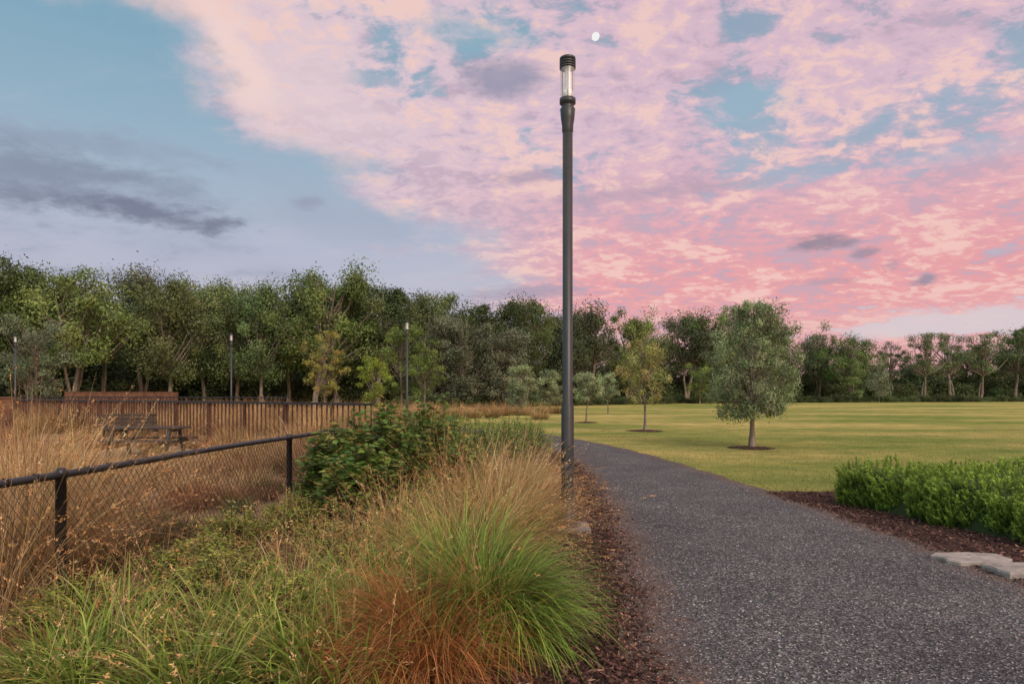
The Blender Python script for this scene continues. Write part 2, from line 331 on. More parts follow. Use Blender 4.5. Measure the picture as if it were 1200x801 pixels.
def slab(cx,cy,w,dp,h,rot):
    n=14;t=np.arange(n)/n*6.283;rr=(np.abs(np.cos(t))**6+np.abs(np.sin(t))**6)**(-1/6)*(1+R.normal(0,.05,n))
    x=np.cos(t)*rr*w/2;y=np.sin(t)*rr*dp/2;c,s=math.cos(rot),math.sin(rot);X=x*c-y*s;Y=x*s+y*c
    ring=lambda k,z:np.c_[cx+X*k,cy+Y*k,z+R.normal(0,.003,n)]
    v=np.r_[ring(1,0),ring(1,h-.015),ring(.96,h),ring(.5,h+.004),ring(.02,h+.004)];i=np.arange(n);jn=(i+1)%n
    q=np.concatenate([np.stack([i+a*n,jn+a*n,jn+(a+1)*n,i+(a+1)*n],-1) for a in range(4)]);mb2=MB();mb2.add(v,q,0);return mb2
slab(4.38,6.5,.62,.36,.06,.05).obj('stepping_stone',[M_stone]);slab(4.55,6.05,.6,.38,.07,-.1).obj('stepping_stone',[M_stone]);slab(4.72,5.6,.6,.4,.05,.1).obj('stepping_stone',[M_stone])
# ---------------------------------------------------------------- trees
def tree(h,cz0,rx,nc,cr_,lpc,ls,tr,cols,bark=1,lean=.03,asp=.45,top=.92,flat=.75,limbr=.35,droop=0,ovate=False,rp=.45,lobes=0.0,stems=1):
    """crown between cz0*h and h; clumps of small leaves on limbs"""
    mb=MB();trunks=[]
    k=8
    for s_i in range(stems):
        tz=np.linspace(0,h*top*.9*(1 if s_i==0 else R.uniform(.75,.95)),k);ang=R.uniform(0,6.28);sp=0 if stems==1 else rx*.45
        wx=np.cumsum(R.normal(0,lean*h/k,k))+np.linspace(0,1,k)*sp*math.cos(ang);wy=np.cumsum(R.normal(0,lean*h/k,k))+np.linspace(0,1,k)*sp*math.sin(ang);wx-=wx[0];wy-=wy[0]
        tube(mb,np.c_[wx,wy,tz],tr*(1 if s_i==0 else .7)*(1-.85*np.linspace(0,1,k)**.8)*np.r_[1.35,np.ones(k-1)],9,bark);trunks.append((tz,wx,wy))
    c0=h*cz0;hc=(h-c0);la=R.uniform(0,6.28,3)
    for c in range(nc):
        tz,wx,wy=trunks[R.integers(0,stems)]
        u=R.random()
        if ovate: wprof=math.sin(math.pi*(.14+.79*u**.8))**.6
        else: wprof=(math.sin(math.pi*min(max((u*.85+.12*(1-u)),0),1)))**.55
        a=R.uniform(0,6.283);lb=1+lobes*(math.sin(2*a+la[0])*.6+math.sin(3*a+la[1]+u*4)*.5)
        zz=c0+cr_*.5+u*(hc*(1-lobes*.5*abs(math.sin(a+la[2])))-cr_*1.1)
        rr=rx*wprof*lb*math.sqrt(R.uniform(.05,1))*R.uniform(.8,1.12)
        cen=np.array([np.interp(zz,tz,wx)*.7+rr*math.cos(a),np.interp(zz,tz,wy)*.7+rr*math.sin(a),zz])
        zs=max(h*.12+c0*.6,zz-rr*.9-R.uniform(.02,.12)*h);zs=min(zs,tz[-1]);s0=np.array([np.interp(zs,tz,wx),np.interp(zs,tz,wy),zs])
        midp=s0*.45+cen*.55+np.array([0,0,-.05*h*R.random()]);q3=s0*.15+cen*.85+R.normal(0,.01*h,3)
        tube(mb,[s0,midp,q3,cen],np.array([limbr*tr,limbr*tr*.6,limbr*tr*.35,limbr*tr*.12])*R.uniform(.7,1.1),5,bark)
        n=int(lpc*R.uniform(.6,1.3));cs=cr_*R.uniform(.5,1.35)
        dv=unit(R.normal(size=(n,3)));rad=R.random(n)**rp*(1+R.normal(0,.14,n))
        lump=1+.3*np.sin(dv[:,0]*5+c)*np.sin(dv[:,1]*4+2*c)
        P=cen+dv*(rad*lump)[:,None]*cs*np.array([1,1,flat]);P[:,2]-=droop*R.random(n)*cs
        nr=dv*.9+R.normal(0,.5,(n,3))+np.array([0,0,.35])
        br=R.uniform(.6,1.35);col=pick(cols,1,.1)*.5+pick(cols,n,.2)*.5
        ax=R.normal(size=(n,3))+np.array([0,0,-1.0]) 
        leaves(mb,P,nr,ls*R.uniform(.7,1.4,n),ls*asp*R.uniform(.8,1.2,n),np.clip(col*br,.005,.6),0,ax)
    return mb
var=[]
for i in range(9):
    sp=[(.2,.28),(.26,.26),(.16,.33),(.34,.32),(.22,.23),(.28,.34),(.18,.28),(.4,.28),(.24,.36)][i]
    pal=[[(.1,.138,.05),(.13,.168,.062),(.072,.105,.04)],[(.118,.148,.072),(.145,.175,.088),(.09,.12,.058)],[(.118,.165,.046),(.15,.195,.055),(.09,.132,.038)]][i%3]
    t=tree(16,sp[0],16*sp[1],(62,50,74,48,60,66,56,44,70)[i],1.6,250,.31,.3,pal,flat=.8,lean=.08,asp=.5,limbr=.45,rp=.36,lobes=.36,stems=1+i%3,droop=.35)
    var.append(t.mesh('eucalypt_%d'%i,[M_leafI,M_bark]))
sparse=[tree(16,.36,5.2,26,1.4,200,.32,.32,[(.13,.165,.075),(.155,.185,.08)],flat=.6,lean=.12,asp=.5,limbr=.6,lobes=.3,stems=2).mesh('eucalypt_sparse%d'%i,[M_leafI,M_bark]) for i in range(3)]
def bush(h,r,nc,cr_,lpc,ls,cols,asp=.5):
    mb=MB()
    for c in range(nc):
        a=R.uniform(0,6.283);rr=r*math.sqrt(R.random());zz=R.uniform(.15,1)*(h-cr_*.6)*(1-.35*(rr/r)**2)
        cen=np.array([rr*math.cos(a),rr*math.sin(a),max(zz,cr_*.4)]);n=lpc
        tube(mb,[(cen[0]*.1,cen[1]*.1,0),cen*np.array([.5,.5,.6]),cen],[.03*h/2,.02*h/2,.006],4,1)
        dv=unit(R.normal(size=(n,3)));P=cen+dv*(R.random(n)**.45)[:,None]*cr_*R.uniform(.7,1.2);P[:,2]=np.abs(P[:,2])
        col=pick(cols,1,.2)*.5+pick(cols,n,.22)*.5
        leaves(mb,P,dv*.6+R.normal(0,.6,(n,3))+[0,0,.3],ls*R.uniform(.7,1.3,n),ls*asp*R.uniform(.8,1.2,n),np.clip(col*R.uniform(.7,1.25),.005,.6))
    return mb
bv=[bush(3,2.2,26,.75,150,.22,[(.05,.08,.025),(.085,.115,.042),(.1,.125,.048)]).mesh('shrub_%d'%i,[M_leafI,M_barkD]) for i in range(4)]
profx=[-200,0,40,80,112,134,150,200,250,300,340,370,430,452,490,545,600,640,680,735,748,800,850,900,950,1000,1035,1060,1100,1150,1200,1400]
profy=[276,274,280,294,324,354,312,302,316,312,326,298,304,338,326,328,344,338,348,354,378,362,360,370,376,374,400,390,374,376,372,370]
def prof(px): return np.interp(px,profx,profy)
def dep(px): return np.interp(px,[-200,0,400,600,800,1200,1500],[62,70,82,100,135,165,175])
root=empty('distant_tree_row')
px=-160
while px<1380:
    D=dep(px);step=np.interp(px,[0,600,1200],[46,36,32])
    Y=D+R.uniform(-5,6);h=topz(prof(px)+R.uniform(-9,14)+(R.uniform(-4,12) if px>900 else 0),Y)
    me=var[R.integers(0,9)]
    if px>900 and R.random()<.4: me=sparse[R.integers(0,3)]
    s=h/15.6;w=s*R.uniform(.78,1.15)*(1.0 if px<900 else .92)
    mkobj('tree',me,(at(px,Y),Y,0),root,R.uniform(0,6.28),(w,w,s));px+=step*R.uniform(.65,1.35)
px=-200
while px<1400:
    Y=dep(px)+R.uniform(12,22);h=topz(prof(px)+(R.uniform(6,30) if px<900 else R.uniform(6,32)),Y);s=h/16.0
    mkobj('tree',var[R.integers(0,9)],(at(px,Y),Y,-1),root,R.uniform(0,6.28),(s*1.1,s*1.1,s));px+=np.interp(px,[0,1200],[42,32])
root=empty('understory_shrubs')
px=-200
while px<1400:
    for dd,hl in ((6,(2.0,4.6)),(11,(4,7)),(18,(6,9))):
        Y=dep(px)+dd+R.uniform(-2,3);h=R.uniform(*hl);s=h/3
        mkobj('shrub',bv[R.integers(0,4)],(at(px+R.uniform(-12,12),Y),Y,-.2),root,R.uniform(0,6.28),(s*1.25,s*1.25,s))
    px+=np.interp(px,[0,1200],[28,16])
root=empty('shrub_border')
for px in np.arange(490,1300,9):
    Y=dep(px)-R.uniform(9,14);h=R.uniform(.9,2.1);s=h/3
    mkobj('shrub',bv[R.integers(0,4)],(at(px,Y),Y,-.1),root,R.uniform(0,6.28),(s*1.7,s*1.4,s))
def place(name,px,Y,pytop,mk,rot=0):
    o=mk(topz(pytop,Y));o=o.obj(name,[M_leaf,M_bark],(at(px,Y),Y,0));return o
GG=[(.145,.17,.105),(.1,.125,.075),(.18,.2,.13)]
place('grey_green_tree',42,58,366,lambda h:tree(h,.12,2.9,60,.85,210,.2,.16,[(.16,.21,.115),(.115,.15,.085),(.2,.245,.145)],lobes=.3))
place('grey_green_tree',540,84,362,lambda h:tree(h,.03,5.6,110,1.3,260,.28,.25,GG,lobes=.25))
place('grey_green_tree',590,86,378,lambda h:tree(h,.03,4.2,70,1.2,240,.28,.25,GG,lobes=.25))
place('grey_green_tree',505,86,374,lambda h:tree(h,.03,3.6,60,1.2,240,.28,.25,GG,lobes=.25))
place('yellow_green_tree',380,55,374,lambda h:tree(h,.2,1.75,60,.42,100,.14,.1,[(.31,.32,.07),(.23,.28,.07),(.36,.25,.08)],lobes=.3))
place('young_tree',438,50,410,lambda h:tree(h,.1,1.4,40,.42,140,.14,.08,[(.28,.36,.05),(.2,.27,.045)],lobes=.3))
place('young_tree',470,62,372,lambda h:tree(h,.15,2.2,50,.65,180,.18,.12,[(.13,.19,.045),(.18,.25,.06)],lobes=.3))
place('young_tree',497,60,380,lambda h:tree(h,.15,1.6,40,.5,160,.17,.1,[(.13,.19,.045),(.18,.25,.06)],lobes=.3))
place('young_tree',820,118,420,lambda h:tree(h,.1,2.8,32,1.0,180,.25,.1,[(.16,.22,.05),(.2,.27,.06)],lobes=.3))
place('young_tree',1000,140,424,lambda h:tree(h,.1,2.6,28,1.0,180,.28,.1,[(.15,.21,.08),(.2,.26,.08)],lobes=.3))
place('young_tree',1030,140,420,lambda h:tree(h,.1,2.4,28,1.0,180,.28,.1,[(.2,.24,.16),(.22,.27,.14)],lobes=.3))
gg=[(.175,.245,.108),(.23,.305,.155),(.12,.18,.072),(.3,.35,.21)]
place('young_eucalyptus_tree',881,20.3,341,lambda h:tree(h,.2,1.55,200,.25,165,.08,.085,gg,lean=.012,asp=.4,flat=.95,limbr=.25,droop=.6,ovate=True,lobes=.14))
yg=[(.3,.32,.1),(.34,.33,.11),(.24,.28,.1),(.38,.3,.13)]
place('young_eucalyptus_tree',756,29.8,391,lambda h:tree(h,.3,1.0,62,.26,85,.095,.065,yg,lean=.02,flat=1,droop=.5,ovate=True,lobes=.25))
ng=[(.26,.33,.175),(.33,.39,.22),(.22,.29,.135)]
place('young_eucalyptus_tree',687,38.8,434,lambda h:tree(h,.42,1.05,50,.28,120,.1,.05,ng,lean=.1,flat=.7,droop=.3))
place('young_eucalyptus_tree',609,56,426,lambda h:tree(h,.12,1.25,60,.42,150,.13,.09,ng,lean=.02,droop=.3))
place('young_eucalyptus_tree',643,58,431,lambda h:tree(h,.15,1.15,50,.42,140,.13,.09,ng,lean=.02,droop=.3))
place('young_eucalyptus_tree',713,56,434,lambda h:tree(h,.35,.95,34,.38,120,.12,.06,ng,lean=.06,droop=.3))
for (px,Y,r) in ((880,20.3,.62),(756,29.8,.75),(687,38.8,.6)):
    mb=MB();n=40;t=np.arange(n)/n*6.283;rr=r*(1+.06*np.sin(t*3)+R.normal(0,.03,n))
    v=np.r_[np.c_[np.cos(t)*rr,np.sin(t)*rr,np.full(n,.006)],np.c_[np.cos(t)*rr*.5,np.sin(t)*rr*.5,np.full(n,.05)],np.c_[np.cos(t)*.02,np.sin(t)*.02,np.full(n,.06)]]
    i=np.arange(n);j=(i+1)%n;mb.add(v,np.r_[np.stack([i,j,j+n,i+n],-1),np.stack([i+n,j+n,j+2*n,i+2*n],-1)],0)
    n=900;a=R.uniform(0,6.28,n);q=r*1.12*np.sqrt(R.random(n))
    leaves(mb,np.c_[q*np.cos(a),q*np.sin(a),.02+.05*(1-q/r).clip(0,1)],np.c_[R.normal(0,.5,(n,2)),np.ones(n)],R.uniform(.03,.07,n),R.uniform(.015,.03,n),pick(mc,n,.35),1)
    mb.obj('mulch_ring',[M_mulch,M_chip],(at(px,Y),Y,0))
# ---------------------------------------------------------------- hedge
mb=MB();P0=np.array([4.72,10.25]);P1=np.array([5.55,6.9]);W_=np.array([4.6,.35])
def hh_(u,w): return .61+.05*np.sin(u*13+w*9)+.05*np.sin(u*29+2)*np.cos(w*21)+.02*np.sin(u*60+w*50)
ns=3700;u=R.random(ns);w=R.random(ns)**1.3
side=R.random(ns);m1=side<.32;w[m1]=R.random(m1.sum())*.03;m2=(side>=.32)&(side<.46);u[m2]=1-R.random(m2.sum())*.04;m3=(side>=.46)&(side<.52);u[m3]=R.random(m3.sum())*.04
ed=np.minimum(np.minimum(w*4.6,(1-w)*4.6),np.minimum(u,1-u)*3.5)
rnd=np.clip(ed/.28,0,1);top=hh_(u,w)*(.76+.24*np.sqrt(rnd))
zt=np.where(ed<.14,top*R.uniform(.18,1,ns),top*R.uniform(.85,1.09,ns))
base=P0+u[:,None]*(P1-P0)+w[:,None]*W_
outd=np.zeros((ns,3));outd[:,0]-=np.where(w<.04,.55,0);outd[:,1]-=np.where(u>.95,.55,0);outd[:,1]+=np.where(u<.05,.55,0)
lump=.13*np.sin(base[:,1]*5.3+base[:,0]*2)+.07*np.sin(base[:,1]*12)
base[:,0]+=np.where(w<.04,lump,0)
k=50;t=R.random((ns,k))**.8;ax=unit(np.array([0,0,1.])+outd+R.normal(0,.28,(ns,3)))
P=np.c_[base,zt][:,None,:]-ax[:,None,:]*(.16*(1-t))[:,:,None]+R.normal(0,.005,(ns,k,3))
aa=R.uniform(0,6.28,(ns,k));rad=np.stack([np.cos(aa),np.sin(aa),0*aa],-1)
la=unit(ax[:,None,:]*(.35+.9*t[:,:,None])+rad);P=P+la*.014
nr=np.cross(la,np.cross(la,ax[:,None,:]+1e-3))
patch=1+.16*np.sin(base[:,0]*4.1+1)*np.sin(base[:,1]*3.7)
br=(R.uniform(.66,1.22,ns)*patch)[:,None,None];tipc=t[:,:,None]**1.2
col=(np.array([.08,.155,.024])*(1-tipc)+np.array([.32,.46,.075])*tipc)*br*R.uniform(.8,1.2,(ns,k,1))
P=P.reshape(-1,3);P[:,2]=np.maximum(P[:,2],.01)
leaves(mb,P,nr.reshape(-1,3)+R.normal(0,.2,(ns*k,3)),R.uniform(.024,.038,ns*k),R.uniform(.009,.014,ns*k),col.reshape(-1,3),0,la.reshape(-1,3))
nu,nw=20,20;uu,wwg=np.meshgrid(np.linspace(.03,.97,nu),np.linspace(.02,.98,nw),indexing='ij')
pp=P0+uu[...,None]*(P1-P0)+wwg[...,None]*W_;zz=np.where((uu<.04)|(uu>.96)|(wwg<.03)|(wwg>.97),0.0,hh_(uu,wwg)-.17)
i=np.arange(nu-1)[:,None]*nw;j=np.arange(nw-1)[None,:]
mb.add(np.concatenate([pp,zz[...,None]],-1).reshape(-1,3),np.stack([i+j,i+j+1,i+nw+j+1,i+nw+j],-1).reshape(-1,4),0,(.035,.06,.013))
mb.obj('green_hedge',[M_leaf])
# ---------------------------------------------------------------- grasses
def tussock(mb,x,y,n,r0,L,tilt,bend,w,cb,ct,lean=(0,0),seg=5,power=1.2,z=0.0,floor=.012,jit=.28,heads=0):
    a=R.uniform(0,6.283,n);rr=r0*np.sqrt(R.random(n));b=np.c_[x+rr*np.cos(a),y+rr*np.sin(a),np.full(n,z)]
    az=a+R.normal(0,.5,n);vx=np.cos(az)+lean[0];vy=np.sin(az)+lean[1];az=np.arctan2(vy,vx)
    ns_=max(6,n//40);sh=R.integers(0,ns_,n);sL=R.uniform(.70,1.16,ns_)[sh];sT=R.normal(0,.18,ns_)[sh];sA=R.normal(0,.4,ns_)[sh]
    c1=pick(cb,n,jit)*R.uniform(.5,1.2,ns_)[sh][:,None];c2=pick(ct,n,jit)*R.uniform(.58,1.2,ns_)[sh][:,None]
    tip,dr=blades(mb,b,az+sA,R.uniform(L[0],L[1],n)*sL,np.abs(R.uniform(tilt[0],tilt[1],n)+sT),R.uniform(bend[0],bend[1],n),R.uniform(w[0],w[1],n),c1,c2,seg,0,power,floor)
    if heads:
        idx=R.choice(n,int(n*heads),replace=False);k=9;dd=unit(dr[idx]);t=R.random((len(idx),k))
        P=(tip[idx][:,None,:]-dd[:,None,:]*(t*.11)[:,:,None]+R.normal(0,.006,(len(idx),k,3))).reshape(-1,3)
        axx=(np.repeat(dd,k,0)+R.normal(0,.35,(len(P),3)))
        leaves(mb,P,R.normal(size=(len(P),3)),R.uniform(.018,.03,len(P)),R.uniform(.004,.007,len(P)),np.repeat(np.clip(c2[idx]*np.array([1.0,.85,.75]),.01,.9),k,0),0,axx)
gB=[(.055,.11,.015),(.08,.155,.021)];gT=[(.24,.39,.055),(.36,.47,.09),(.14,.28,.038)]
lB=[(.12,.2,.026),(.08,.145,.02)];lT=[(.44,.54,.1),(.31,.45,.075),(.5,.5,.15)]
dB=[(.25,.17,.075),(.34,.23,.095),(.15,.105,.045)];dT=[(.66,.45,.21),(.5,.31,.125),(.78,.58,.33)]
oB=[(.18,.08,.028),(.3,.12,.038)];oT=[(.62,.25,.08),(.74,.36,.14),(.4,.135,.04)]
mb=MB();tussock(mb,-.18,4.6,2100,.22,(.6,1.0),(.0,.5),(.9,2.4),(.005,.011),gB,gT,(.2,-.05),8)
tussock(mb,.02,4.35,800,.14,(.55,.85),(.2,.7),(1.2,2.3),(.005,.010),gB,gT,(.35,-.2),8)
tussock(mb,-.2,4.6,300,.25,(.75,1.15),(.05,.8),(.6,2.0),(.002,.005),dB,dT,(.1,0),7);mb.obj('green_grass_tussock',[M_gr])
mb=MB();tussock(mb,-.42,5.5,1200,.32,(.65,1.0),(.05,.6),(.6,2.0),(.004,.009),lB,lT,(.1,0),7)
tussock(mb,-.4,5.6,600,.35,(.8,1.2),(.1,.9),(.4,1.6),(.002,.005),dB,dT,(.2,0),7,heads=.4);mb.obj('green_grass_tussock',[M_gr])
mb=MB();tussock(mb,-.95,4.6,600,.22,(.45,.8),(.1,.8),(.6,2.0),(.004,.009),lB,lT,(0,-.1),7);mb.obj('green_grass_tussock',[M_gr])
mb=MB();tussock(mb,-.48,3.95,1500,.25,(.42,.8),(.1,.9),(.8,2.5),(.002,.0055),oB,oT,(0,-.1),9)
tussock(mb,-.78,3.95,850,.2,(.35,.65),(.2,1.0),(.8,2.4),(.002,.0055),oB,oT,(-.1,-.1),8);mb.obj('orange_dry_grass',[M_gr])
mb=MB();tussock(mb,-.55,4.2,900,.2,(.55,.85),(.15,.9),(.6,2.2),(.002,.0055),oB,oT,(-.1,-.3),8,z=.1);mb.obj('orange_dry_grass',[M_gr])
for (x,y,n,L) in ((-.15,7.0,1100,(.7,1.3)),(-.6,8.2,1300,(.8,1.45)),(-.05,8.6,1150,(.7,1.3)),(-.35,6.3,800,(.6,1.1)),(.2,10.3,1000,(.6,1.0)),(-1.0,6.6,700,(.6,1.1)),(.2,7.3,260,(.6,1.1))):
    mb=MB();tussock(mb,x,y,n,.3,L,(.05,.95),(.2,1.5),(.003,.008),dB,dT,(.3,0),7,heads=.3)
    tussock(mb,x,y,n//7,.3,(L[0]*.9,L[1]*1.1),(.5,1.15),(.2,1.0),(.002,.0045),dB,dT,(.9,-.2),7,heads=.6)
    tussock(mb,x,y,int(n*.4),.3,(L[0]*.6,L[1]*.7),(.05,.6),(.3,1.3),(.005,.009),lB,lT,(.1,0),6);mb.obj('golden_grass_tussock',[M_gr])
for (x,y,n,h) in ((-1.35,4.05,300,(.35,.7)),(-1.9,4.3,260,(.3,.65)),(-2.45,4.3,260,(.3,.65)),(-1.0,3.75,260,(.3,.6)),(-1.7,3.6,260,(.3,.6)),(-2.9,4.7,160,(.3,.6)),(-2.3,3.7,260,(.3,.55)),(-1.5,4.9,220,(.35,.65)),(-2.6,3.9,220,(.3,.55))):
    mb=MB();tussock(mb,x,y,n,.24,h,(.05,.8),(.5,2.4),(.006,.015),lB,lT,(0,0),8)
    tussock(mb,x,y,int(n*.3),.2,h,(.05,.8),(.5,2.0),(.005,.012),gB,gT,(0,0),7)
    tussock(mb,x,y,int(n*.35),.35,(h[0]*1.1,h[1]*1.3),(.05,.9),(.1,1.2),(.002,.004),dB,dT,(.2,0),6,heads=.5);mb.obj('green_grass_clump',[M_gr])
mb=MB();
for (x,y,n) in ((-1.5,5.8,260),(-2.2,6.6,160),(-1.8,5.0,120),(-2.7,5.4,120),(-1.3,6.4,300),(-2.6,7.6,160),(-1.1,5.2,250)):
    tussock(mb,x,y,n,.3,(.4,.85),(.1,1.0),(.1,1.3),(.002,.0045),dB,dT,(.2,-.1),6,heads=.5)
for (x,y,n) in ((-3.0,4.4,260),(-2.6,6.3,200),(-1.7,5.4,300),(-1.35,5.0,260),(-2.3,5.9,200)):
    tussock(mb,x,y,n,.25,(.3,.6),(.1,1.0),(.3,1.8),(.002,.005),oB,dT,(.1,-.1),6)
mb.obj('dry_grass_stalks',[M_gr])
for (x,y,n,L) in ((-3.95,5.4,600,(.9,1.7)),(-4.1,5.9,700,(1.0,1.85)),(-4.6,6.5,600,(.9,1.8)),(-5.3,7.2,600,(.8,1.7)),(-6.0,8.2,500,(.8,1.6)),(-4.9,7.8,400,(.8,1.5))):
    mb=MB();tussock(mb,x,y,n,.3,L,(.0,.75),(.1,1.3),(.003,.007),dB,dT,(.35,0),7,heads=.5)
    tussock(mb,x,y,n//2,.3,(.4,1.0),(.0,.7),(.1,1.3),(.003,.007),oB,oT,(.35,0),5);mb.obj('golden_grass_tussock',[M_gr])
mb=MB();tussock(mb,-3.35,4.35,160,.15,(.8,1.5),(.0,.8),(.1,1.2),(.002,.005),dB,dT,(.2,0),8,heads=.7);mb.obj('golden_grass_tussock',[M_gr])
# dry grass field (instanced tussocks)
tv=[]
for i in range(5):
    mb=MB();tussock(mb,0,0,320,.28,(.45,1.0),(.0,.8),(.2,1.5),(.006,.013),[(.24,.15,.065),(.32,.2,.085),(.18,.11,.045)],[(.57,.37,.17),(.46,.27,.115),(.65,.46,.25)],(.2,0),4);tv.append(mb.mesh('dry_tussock_%d'%i,[M_dryI]))
tr_=[]
for i in range(3):
    mb=MB();tussock(mb,0,0,340,.3,(.3,.7),(.1,1.0),(.3,1.5),(.006,.013),[(.14,.06,.03),(.18,.08,.04)],[(.38,.17,.07),(.28,.12,.05),(.44,.26,.13)],(0,0),4);tr_.append(mb.mesh('russet_tussock_%d'%i,[M_dryI]))
tg=[]
for i in range(3):
    mb=MB();tussock(mb,0,0,380,.28,(.3,.6),(.1,.9),(.3,1.4),(.006,.012),[(.06,.1,.025),(.12,.1,.035)],[(.2,.27,.07),(.28,.2,.09),(.15,.22,.05)],(0,0),4);tg.append(mb.mesh('green_tussock_%d'%i,[M_dryI]))
root=empty('dry_grass_field')
for i in range(760):
    Y=5.2+55*R.random()**1.5;X=R.uniform(-Y*.82-1,-3.55 if Y<16 else (-3.3 if Y<24 else -3.3-.05*(Y-24)))
    if 14.5<Y<19.5 and -12 <X<-7.4 and R.random()<.85: continue
    q=R.random()
    if Y<13: me=tr_[R.integers(0,3)] if q<.5 else (tg[R.integers(0,3)] if q<.72 else tv[R.integers(0,5)]);s=R.uniform(.4,.85)
    elif Y<26: me=tv[R.integers(0,5)] if q<.6 else tr_[R.integers(0,3)];s=R.uniform(.4,.85)
    else: me=tv[R.integers(0,5)] if q<.9 else tg[R.integers(0,3)];s=R.uniform(.9,1.5)
    mkobj('tussock',me,(X,Y,0),root,R.uniform(0,6.28),(s*1.1,s*1.1,s*R.uniform(.8,1.1)))
for (px,Y,s) in ((330,14,1.35),(345,14.5,1.5),(362,13.5,1.6),(385,15,1.5),(405,16,1.5),(372,15,1.6),(300,30,1.7),(280,30,1.7),(260,32,1.8),(320,31,1.8),(230,34,1.7),(410,30,1.8),(440,32,1.8),(200,33,1.7),(350,31,1.7),(380,31,1.9),(60,12,1.2),(30,11,1.4),(15,10,1.4),(45,14,1.3),(270,20,1.2),(300,18,1.1)):
    mkobj('tussock',tv[R.integers(0,5)],(at(px,Y),Y,0),root,R.uniform(0,6.28),(s*.8,s*.8,s))
for px in np.arange(430,660,7):
    Y=R.uniform(44,62);s=R.uniform(1.0,1.6);mkobj('tussock',tv[R.integers(0,5)],(at(px,Y),Y,0),root,R.uniform(0,6.28),(s*1.5,s*1.5,s))
# ---------------------------------------------------------------- shrubs in the bed
def leafy(name,x,y,h,r,nst,lps,ll,cols,asp=.6,spread=.8):
    mb=MB()
    for c in range(nst):
        a=R.uniform(0,6.283);rr=r*math.sqrt(R.random());hz=h*(1-.45*(rr/r)**2)*R.uniform(.55,1.05)
        tip=np.array([rr*math.cos(a),rr*math.sin(a),hz]);bs=np.array([rr*.25*math.cos(a),rr*.25*math.sin(a),0]);md=bs*.5+tip*.5+np.array([0,0,.08*h])+R.normal(0,.03,3)
        tube(mb,[bs,md,tip],[.007,.005,.002],4,1)
        t=R.uniform(.35,1.02,lps)**.7;q=(1-t)[:,None]**2*bs+2*(t*(1-t))[:,None]*md+(t**2)[:,None]*tip
        dv=unit(np.c_[R.normal(0,1,(lps,2)),R.normal(.25,.4,lps)]);P=q+dv*ll*.7;P[:,2]=np.maximum(P[:,2],.02)
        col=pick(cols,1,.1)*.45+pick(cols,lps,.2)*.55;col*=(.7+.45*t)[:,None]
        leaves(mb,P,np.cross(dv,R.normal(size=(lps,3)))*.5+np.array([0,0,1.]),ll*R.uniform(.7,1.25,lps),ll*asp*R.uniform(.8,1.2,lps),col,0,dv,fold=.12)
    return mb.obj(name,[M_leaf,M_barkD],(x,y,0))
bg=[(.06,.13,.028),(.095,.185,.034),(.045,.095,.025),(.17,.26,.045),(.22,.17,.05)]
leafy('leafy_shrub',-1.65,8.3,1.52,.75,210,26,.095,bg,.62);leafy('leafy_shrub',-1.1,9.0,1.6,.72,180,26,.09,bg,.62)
leafy('leafy_shrub',-1.6,7.4,1.15,.52,120,24,.09,bg,.62);leafy('leafy_shrub',-2.2,8.6,1.25,.52,110,24,.09,bg,.62)
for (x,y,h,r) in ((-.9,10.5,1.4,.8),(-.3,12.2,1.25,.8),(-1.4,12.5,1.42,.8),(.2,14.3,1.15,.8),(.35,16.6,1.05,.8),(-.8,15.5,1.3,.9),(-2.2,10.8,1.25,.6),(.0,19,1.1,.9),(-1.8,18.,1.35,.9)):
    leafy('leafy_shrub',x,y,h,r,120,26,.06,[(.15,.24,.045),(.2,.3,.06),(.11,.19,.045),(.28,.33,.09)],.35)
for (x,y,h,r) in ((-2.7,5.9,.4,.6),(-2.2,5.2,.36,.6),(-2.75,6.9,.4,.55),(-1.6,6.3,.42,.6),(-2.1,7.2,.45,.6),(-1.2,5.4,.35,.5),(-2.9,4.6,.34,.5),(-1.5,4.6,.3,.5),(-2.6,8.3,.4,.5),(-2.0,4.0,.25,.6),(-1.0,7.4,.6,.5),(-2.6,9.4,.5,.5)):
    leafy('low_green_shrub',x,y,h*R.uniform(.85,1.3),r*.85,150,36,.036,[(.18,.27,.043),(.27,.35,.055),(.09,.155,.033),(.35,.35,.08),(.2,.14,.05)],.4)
# ---------------------------------------------------------------- moon
m,nt,out=newmat('moon_surface');e=nt.nodes.new('ShaderNodeEmission');n=nt.nodes.new('ShaderNodeTexNoise');n.inputs['Scale'].default_value=1.2
r=nt.nodes.new('ShaderNodeValToRGB');r.color_ramp.elements[0].color=(.8,.8,.82,1);r.color_ramp.elements[1].color=(1,.99,.96,1);tc=nt.nodes.new('ShaderNodeTexCoord')
nt.links.new(tc.outputs['Object'],n.inputs['Vector']);nt.links.new(n.outputs[0],r.inputs[0]);nt.links.new(r.outputs[0],e.inputs[0]);nt.links.new(e.outputs[0],out.inputs[0])
bpy.ops.mesh.primitive_uv_sphere_add(segments=32,ring_count=16,radius=1);mo=bpy.context.object;mo.name='moon';mo.data.materials.append(m)
D=1400;mo.location=(at(698,D),D,topz(43,D));mo.scale=(7.8,8,8.6);mo.rotation_euler=(0,.4,0)
